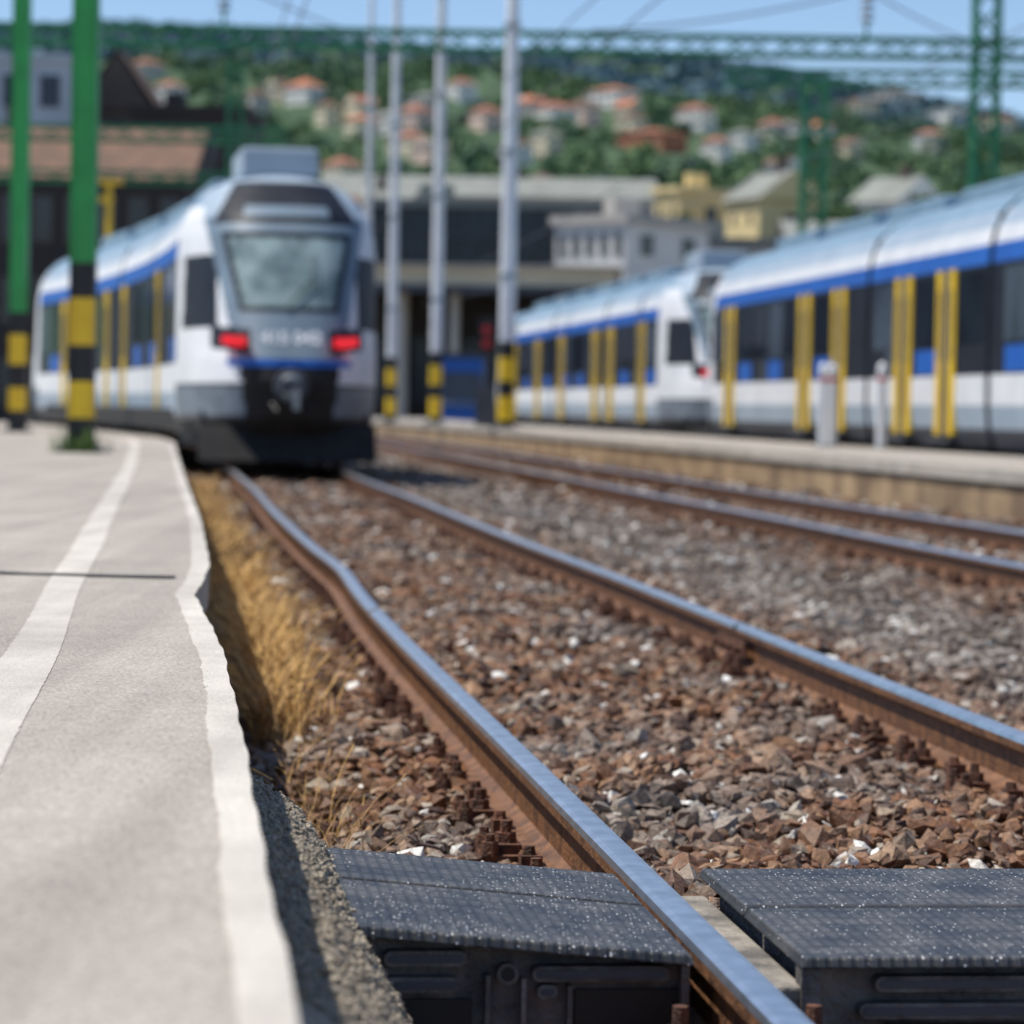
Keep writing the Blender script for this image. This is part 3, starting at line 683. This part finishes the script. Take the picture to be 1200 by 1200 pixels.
b.cyl((x,y,PZ2),(x,y,3.3),.09,.08,M['dgrey'],12); b.box(x-.22,x+.22,y-.12,y+.12,2.3,3.3,M['black']); b.cyl((x,y-.12,2.95),(x,y-.2,2.95),.13,.13,M['red'],14); b.cyl((x,y-.12,2.6),(x,y-.2,2.6),.13,.13,M['red'],14)
b.box(x-.28,x+.28,y-.3,y+.3,PZ2,1.5,M['dgrey']); b.make('post_and_head',E,bevel=.01)
# ------------------------------------------------------------------ buildings
roofred=mat('roof_tile_red',(.40,.16,.105),(.27,.11,.075),.8,.85); roofbr=mat('roof_tile_brown',(.22,.12,.08),(.13,.08,.055),.8,.85); roofor=mat('roof_tile_orange',(.52,.20,.10),(.42,.15,.08),.8,.85)
roofgr=mat('roof_grey',(.28,.29,.26),(.20,.21,.19),.4,.8); cream=walls('wall_cream',(.84,.72,.52)); whitew=walls('wall_white',(.88,.85,.80)); yelw=walls('wall_yellow',(.88,.70,.36)); darkw=walls('wall_dark',(.05,.042,.04)); greyw=walls('wall_grey',(.58,.62,.68)); brw=walls('wall_brown',(.12,.09,.07)); conc=walls('wall_concrete',(.58,.54,.49)); pinkw=walls('wall_pink',(.82,.60,.50)); frm=walls('window_frame',(.6,.58,.55))
def building(name,x0,x1,y,depth,zb,ze,wallm,rows,cols,roof='flat',rh=3,roofm=None,winm=None,frame=None,rot=0,ws=(.26,.27),skipz=0):
    cx0,cy0=(x0+x1)/2,y+depth/2
    E=empty(name,(cx0,cy0,0)); E.rotation_euler=(0,0,math.radians(rot))
    x0-=cx0;x1-=cx0;y-=cy0
    b=MB(); b.box(x0,x1,y,y+depth,zb,ze,wallm); b.make('walls',E)
    r=MB(); rm=roofm or roofgr; o=.4
    if roof=='flat':
        r.box(x0-.25,x1+.25,y-.25,y+depth+.25,ze+.003,ze+.5,rm); r.box(x0+(x1-x0)*.2,x0+(x1-x0)*.35,y+depth*.4,y+depth*.7,ze+.503,ze+1.8,rm)
    elif roof=='gable':
        ym=y+depth/2
        r.add([(x0-o,y-o,ze+.003),(x1+o,y-o,ze+.003),(x1+o,ym,ze+rh),(x0-o,ym,ze+rh),(x0-o,y+depth+o,ze+.003),(x1+o,y+depth+o,ze+.003)],[(0,1,2,3),(3,2,5,4),(0,4,5,1)],rm)
        for xx in(x0-o,x1+o): r.add([(xx,y-o,ze+.003),(xx,ym,ze+rh),(xx,y+depth+o,ze+.003)],[(0,1,2)],wallm)
        r.box(x0+(x1-x0)*.6,x0+(x1-x0)*.6+.7,ym-.4,ym+.4,ze+rh*.6,ze+rh+1,brw)
    elif roof=='front':
        xm=(x0+x1)/2
        r.add([(x0-o,y-o,ze+.003),(xm,y-o,ze+rh),(x1+o,y-o,ze+.003),(x0-o,y+depth+o,ze+.003),(xm,y+depth+o,ze+rh),(x1+o,y+depth+o,ze+.003)],[(0,1,4,3),(1,2,5,4),(3,4,5),(0,3,5,2)],rm)
        r.add([(x0,y-o-.01,ze),(x1,y-o-.01,ze),(xm,y-o-.01,ze+rh*.93)],[(0,1,2)],wallm)
    elif roof=='hip':
        ym=y+depth/2; i=min((x1-x0)/2.5,depth/2)
        r.add([(x0-o,y-o,ze+.003),(x1+o,y-o,ze+.003),(x1+o,y+depth+o,ze+.003),(x0-o,y+depth+o,ze+.003),(x0+i,ym,ze+rh),(x1-i,ym,ze+rh)],[(0,1,5,4),(1,2,5),(2,3,4,5),(3,0,4),(0,3,2,1)],rm)
        r.box(x0+(x1-x0)*.55,x0+(x1-x0)*.55+.7,ym-.3,ym+.4,ze+rh*.5,ze+rh+.8,brw)
    r.make('roof',E)
    w=MB(); fw=(x1-x0)/cols; fh=(ze-zb)/rows
    for i in range(cols):
        for k in range(skipz,rows):
            cx=x0+fw*(i+.5); cz=zb+fh*(k+.5)
            ww=fw*ws[0];hh=fh*ws[1]
            w.box(cx-ww-.1,cx+ww+.1,y-.05,y-.004,cz-hh-.1,cz+hh+.1,frame or frm)
            w.box(cx-ww,cx-.04,y-.09,y-.052,cz-hh,cz+hh,winm or M['winb']); w.box(cx+.04,cx+ww,y-.09,y-.052,cz-hh,cz+hh,winm or M['winb'])
    nd=max(1,int(depth/4))
    for i in range(nd):
        for k in range(skipz,rows):
            cy=y+depth*(i+.5)/nd; cz=zb+fh*(k+.5)
            for xx,sg in((x0,-1),(x1,1)):
                xa,xb=sorted((xx+sg*.004,xx+sg*.07)); w.box(xa,xb,cy-.6,cy+.6,cz-fh*ws[1],cz+fh*ws[1],winm or M['winb'])
    w.make('windows',E)
    dd=MB(); xm=(x0+x1)/2+fw*.2; dd.box(xm-.6,xm+.6,y-.14,y-.1,zb,zb+2.2,brw); dd.make('door',E)
    return E
building('station_building',-42,-16.6,150,14,-.3,12.0,darkw,3,16,'gable',3.2,roofbr,frame=brw)
building('station_building',-24.5,-17.2,190,12,-.3,19.2,darkw,5,5,'flat',roofm=darkw,frame=brw)
building('office_building',-46,-30.8,205,12,-.3,24,greyw,6,6,'flat',roofm=greyw,winm=M['glassb'],frame=greyw)
building('apartment_building',-32.5,-27,222,12,-.3,22.5,brw,6,3,'front',4.5,roofbr,frame=brw)
building('brick_house',-20,-10,178,10,-.3,11.5,darkw,4,5,'gable',2.2,roofbr,frame=brw)
E=building('glass_office_building',-9,5.2,182,14,-.3,13.0,M['glassb'],1,1,'flat',roofm=roofgr,winm=M['glassb'],frame=M['glassb'])
b=MB()
for zz in(3,5.8,8.6,11.2): b.box(-7.15,7.15,-7.2,-7.01,zz,zz+.18,M['dgrey'])
for xx in np.arange(-7,7.2,1.2): b.box(xx-.05,xx+.05,-7.3,-7.21,0,12.9,M['dgrey'])
b.make('mullions',E)
building('concrete_building',4.2,9.4,172,8,-.3,11.6,whitew,5,5,'flat',roofm=conc,rot=-40,ws=(.2,.25))
building('concrete_building',10.8,18,188,10,-.3,11.3,conc,4,7,'flat',roofm=roofgr,frame=conc)
building('yellow_building',13.2,16.2,240,7,-.3,18.4,yelw,6,2,'flat',roofm=yelw,frame=yelw,rot=-50,ws=(.12,.18))
building('yellow_building',17.8,22.6,232,6,-.3,17.4,yelw,6,2,'gable',2.4,roofm=roofgr,frame=yelw,rot=-62,ws=(.09,.14))
building('warehouse',-20,13,280,20,-.3,20.6,conc,4,18,'gable',2.6,roofgr)
building('warehouse',18.5,42,200,14,-.3,12.0,darkw,3,14,'gable',2.2,roofgr,frame=conc)
building('warehouse',34,60,250,14,-.3,16.5,whitew,4,9,'gable',2,roofm=roofgr)
building('white_house',31.5,36,262,8,-.3,19.5,whitew,6,4,'gable',2.5,roofgr,rot=-40)
building('warehouse',-15,-8.5,230,14,-.3,16.0,whitew,5,4,'gable',2.0,roofgr)
E=empty('station_canopy'); b=MB()
b.box(-9,5,150,158,7.0,7.9,cream); b.box(-9.4,5.4,149.6,158.4,7.903,8.05,conc); b.box(-9,5,149.7,149.95,6.6,7.0,M['dgrey']); b.make('roof_slab',E)
b=MB()
for xx in np.arange(-8.5,5,2.7): b.box(xx-.2,xx+.2,151,151.4,-.3,7.0,conc); b.box(xx-.2,xx+.2,156.6,157,-.3,7,conc)
b.make('columns',E)
b=MB(); b.box(-9,5,157.5,157.9,-.3,6.9,darkw); 
for xx in np.arange(-8.2,4.5,2.7): b.box(xx,xx+1.8,157.38,157.48,1,4.5,M['glassb'])
b.make('rear_wall',E)
E=empty('ticket_kiosk'); b=MB(); b.box(-3.6,-1.2,138,140.2,-.3,3.2,M['blue']); b.box(-3.8,-1,137.8,140.4,3.203,3.4,M['dgrey']); b.box(-3.3,-1.5,137.93,137.99,1.2,2.5,M['tglass2']); b.box(-3.4,-1.4,137.7,137.98,1.02,1.12,M['steel']); b.make('cabin',E,bevel=.02)
# ------------------------------------------------------------------ hill
def hill(X,Y):
    X=np.asarray(X,float);Y=np.asarray(Y,float)
    t=np.clip((Y-330)/1270,0,1); s=t*t*(3-2*t)*.55+t*.45
    u=X/np.maximum(Y,1)
    k=np.interp(u,[-.3,-.14,-.08,0,.07,.17,.3],[1.0,.985,.95,.90,.85,.775,.7])
    return 200*s*k-.35+s*(7*np.sin(X*.011+1)+5*np.sin(X*.023+Y*.008)+3*np.sin(X*.05+Y*.03))
xs=np.linspace(-700,700,150); ys=np.concatenate([np.linspace(320,1600,90),np.linspace(1620,2400,10)])
YY,XX=np.meshgrid(ys,xs,indexing='ij'); ZZ=hill(XX,YY)+rng.uniform(-1.3,1.3,XX.shape)*(YY>420)
ZZ[0]=-1
V=np.stack([XX,YY,ZZ],-1).reshape(-1,3); idx=np.arange(len(V)).reshape(len(ys),len(xs))
F=np.stack([idx[:-1,:-1],idx[:-1,1:],idx[1:,1:],idx[1:,:-1]],-1).reshape(-1,4)
np_mesh('hill',V,F,[mat('hill_forest',(.06,.11,.045),(.035,.075,.035),.03,.95,0,0)],smooth=True)
HS=[]
wl=[whitew,whitew,cream,pinkw,conc,cream]; rl=[roofred,roofor,roofred,roofbr,roofgr]
def hillhouse(px,py,w,wm,rm,rh=3,kind='hip',h=6,cols=4):
    best=None; rh=rh*.75
    for D in np.arange(420,1400,10.):
        X=D*((px-600)-.0175*(600-py))/3500; z=float(hill(X,D))+h+rh
        e=abs(hz(D,px,py)-z)/D
        if best is None or e<best[0]: best=(e,D,X)
    _,D,X=best; w=w*.9*D/900; zb=float(hill(X,D))
    HS.append((X,D,w))
    building('house',X-w/2,X+w/2,D,w*.75,zb-2,zb+h,wm,3,cols,kind,rh,rm,rot=random.uniform(-62,-38),ws=(.18,.2))
L_=[(358,93,11,whitew,roofor,4),(200,95,9,whitew,roofred,3),(385,118,8,cream,roofbr,3),(500,108,12,conc,roofgr,2.5),(570,122,10,pinkw,roofred,3),(650,118,13,whitew,roofred,3.5),(683,116,10,pinkw,roofbr,3),(718,100,15,whitew,roofor,2.5),(765,150,19,roofor,roofor,2),(815,122,11,whitew,roofred,3),(640,150,9,cream,roofgr,2),(870,150,9,whitew,roofgr,2),(905,140,9,whitew,roofred,3),(1000,116,14,cream,roofbr,3),(1045,104,18,conc,roofbr,2.5),(1110,124,13,whitew,roofgr,2.5),(1090,152,9,whitew,roofred,2.5),(540,92,10,whitew,roofred,3),(455,132,8,whitew,roofgr,2.5),(480,152,12,cream,roofred,3),(740,132,9,cream,roofbr,2.5),(840,160,9,whitew,roofred,2.5),(960,142,8,whitew,roofor,2.5),(170,70,12,conc,roofred,3),(300,105,9,conc,roofbr,3),(605,162,10,whitew,roofbr,2.5),(1165,132,12,cream,roofred,3)]
for (px,py,w,wm,rm,rh) in L_: hillhouse(px,py,w,wm,rm,rh)
for i in range(30):
    D=random.uniform(560,1000); X=random.uniform(-.18,.18)*D; zb=float(hill(X,D)); w=random.uniform(6.5,10)
    HS.append((X,D,w))
    building('house',X-w/2,X+w/2,D,7,zb-2,zb+random.uniform(4.5,6.5),random.choice(wl),3,4,random.choice(['hip','gable','front']),random.uniform(1.8,2.8),random.choice(rl),rot=random.uniform(-62,-35),ws=(.18,.2))
def blocked(X,Y,r):
    for (hx,hd,w) in HS:
        if hd-38<Y<hd+12 and abs(X-hx*Y/hd)<w*.6+r*.6: return True
    return False
def leafmass(name,cent,rad,per,size,mats,parent=None):
    cent=np.asarray(cent,float);rad=np.asarray(rad,float);n=len(cent)
    d=rng.normal(size=(n,per,3)); d/=np.linalg.norm(d,axis=2,keepdims=True); rr=rng.uniform(.45,1,(n,per,1))**.6
    lump=1+.28*np.sin(d[:,:,0:1]*5+rng.uniform(0,6,(n,1,1)))*np.cos(d[:,:,2:3]*4+rng.uniform(0,6,(n,1,1)))
    p=cent[:,None,:]+d*rr*lump*rad[:,None,:]
    a=rng.normal(size=(n,per,3)); a/=np.linalg.norm(a,axis=2,keepdims=True); bb=np.cross(a,rng.normal(size=(n,per,3))); bb/=np.linalg.norm(bb,axis=2,keepdims=True)
    sz=rng.uniform(.6,1.3,(n,per,1))*size
    Q=np.stack([p-a*sz-bb*sz*.7,p+a*sz-bb*sz*.7,p+a*sz*.8+bb*sz*.7,p-a*sz*.8+bb*sz*.7],2).reshape(-1,3)
    F=np.arange(len(Q)).reshape(-1,4)
    mi=np.repeat(rng.integers(0,len(mats),n),per); 
    flip=rng.uniform(0,1,len(mi))<.25; mi=np.where(flip,rng.integers(0,len(mats),len(mi)),mi)
    return np_mesh(name,Q,F,mats,mi,parent=parent)
lf=[mat('foliage_a',(.07,.14,.04),(.05,.10,.03),.3,.8),mat('foliage_b',(.05,.11,.035),(.035,.08,.025),.3,.8),mat('foliage_c',(.11,.18,.055),(.07,.13,.045),.3,.8)]
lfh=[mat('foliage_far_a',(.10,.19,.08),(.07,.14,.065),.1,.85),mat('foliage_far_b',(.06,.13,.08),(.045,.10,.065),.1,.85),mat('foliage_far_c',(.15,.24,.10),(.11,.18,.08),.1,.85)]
C=[];R=[]
while len(C)<1500:
    Y=random.uniform(380,1150); X=random.uniform(-.2,.2)*Y; r=random.uniform(2.5,5.5)
    if blocked(X,Y,r) and random.random()<.94: continue
    C.append((X,Y,float(hill(X,Y))+r*.5)); R.append((r,r,r*.8))
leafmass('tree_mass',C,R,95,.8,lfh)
C=[];R=[]
for i in range(1800):
    Y=random.uniform(1150,1620); X=random.uniform(-.2,.2)*Y; r=random.uniform(5,9)
    C.append((X,Y,float(hill(X,Y))-r*.1)); R.append((r,r,r*.5))
lff=[mat('foliage_ridge_hazed_a',(.10,.18,.22),(.08,.15,.19),.05,.9),mat('foliage_ridge_hazed_b',(.12,.21,.24),(.10,.18,.21),.05,.9)]  # bluish tone: distance haze painted into the leaf colour
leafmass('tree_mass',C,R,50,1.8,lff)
def tree(x,y,h,r,mats=lf,z0=-.3):
    E=empty('tree'); b=MB(); b.cyl((x,y,z0),(x+.2,y,h*.55),h*.028,h*.014,M['bark'],9)
    C=[];R=[]
    for i in range(9):
        a=random.uniform(0,6.28); q_=random.uniform(.2,.75)*r; zz=h*random.uniform(.45,.9)
        e=(x+math.cos(a)*q_,y+math.sin(a)*q_,zz); b.cyl((x+.1,y,h*random.uniform(.25,.5)),e,h*.01,h*.004,M['bark'],6)
        C.append(e); k=r*random.uniform(.38,.6); R.append((k,k,k*.85))
    b.make('trunk',E); leafmass('crown',C,R,420,.24,mats,E)
for (x,y,h,r) in((-25.5,238,23,6),(-21,246,22,5.5),(-17.5,240,20,5),(-13,262,21,5),(-29,180,15,4),(26,222,16,5),(31,230,18,4),(43,240,19,6),(38,205,15,4),(9.5,212,15,4),(-12,200,14,3.5),(22,300,24,6),(-36,240,25,6),(28,330,26,6),(36,300,24,6),(48,310,25,6)):
    tree(x,y,h,r)
# ------------------------------------------------------------------ camera
cam=bpy.data.cameras.new('camera'); co=bpy.data.objects.new('camera',cam); COL.objects.link(co)
cam.sensor_width=24; cam.sensor_fit='HORIZONTAL'; cam.lens=70; cam.clip_end=5000; cam.clip_start=.05
pitch=math.atan(122/3500); roll=math.radians(1.0)
R=Matrix.Rotation(math.pi/2-pitch,4,'X')@Matrix.Rotation(roll,4,'Z')
co.matrix_world=Matrix.Translation((0,0,.9))@R
cam.dof.use_dof=True; cam.dof.focus_distance=6.1; cam.dof.aperture_fstop=2.6
scene.camera=co
# ------------------------------------------------------------------ light
ts=Vector((-.97,.12,0)).normalized(); el=math.radians(64)
to_sun=Vector((ts.x*math.cos(el),ts.y*math.cos(el),math.sin(el)))
sd=bpy.data.lights.new('sun','SUN'); sd.energy=5.0; sd.angle=math.radians(.5); sd.color=(1,.95,.86)
so=bpy.data.objects.new('sun',sd); COL.objects.link(so); so.rotation_euler=to_sun.to_track_quat('Z','Y').to_euler()
w=bpy.data.worlds.new('World'); scene.world=w; w.use_nodes=True
nt=w.node_tree; bg=nt.nodes['Background']; sky=nt.nodes.new('ShaderNodeTexSky'); sky.sky_type='NISHITA'; sky.sun_disc=False
sky.sun_elevation=el; sky.sun_rotation=math.atan2(ts.x,ts.y)%(2*math.pi); sky.air_density=.85; sky.dust_density=0; sky.ozone_density=2.5; sky.altitude=1000
nt.links.new(sky.outputs[0],bg.inputs[0]); bg.inputs[1].default_value=.14
scene.view_settings.view_transform='Standard'; scene.view_settings.look='None'; scene.view_settings.exposure=0
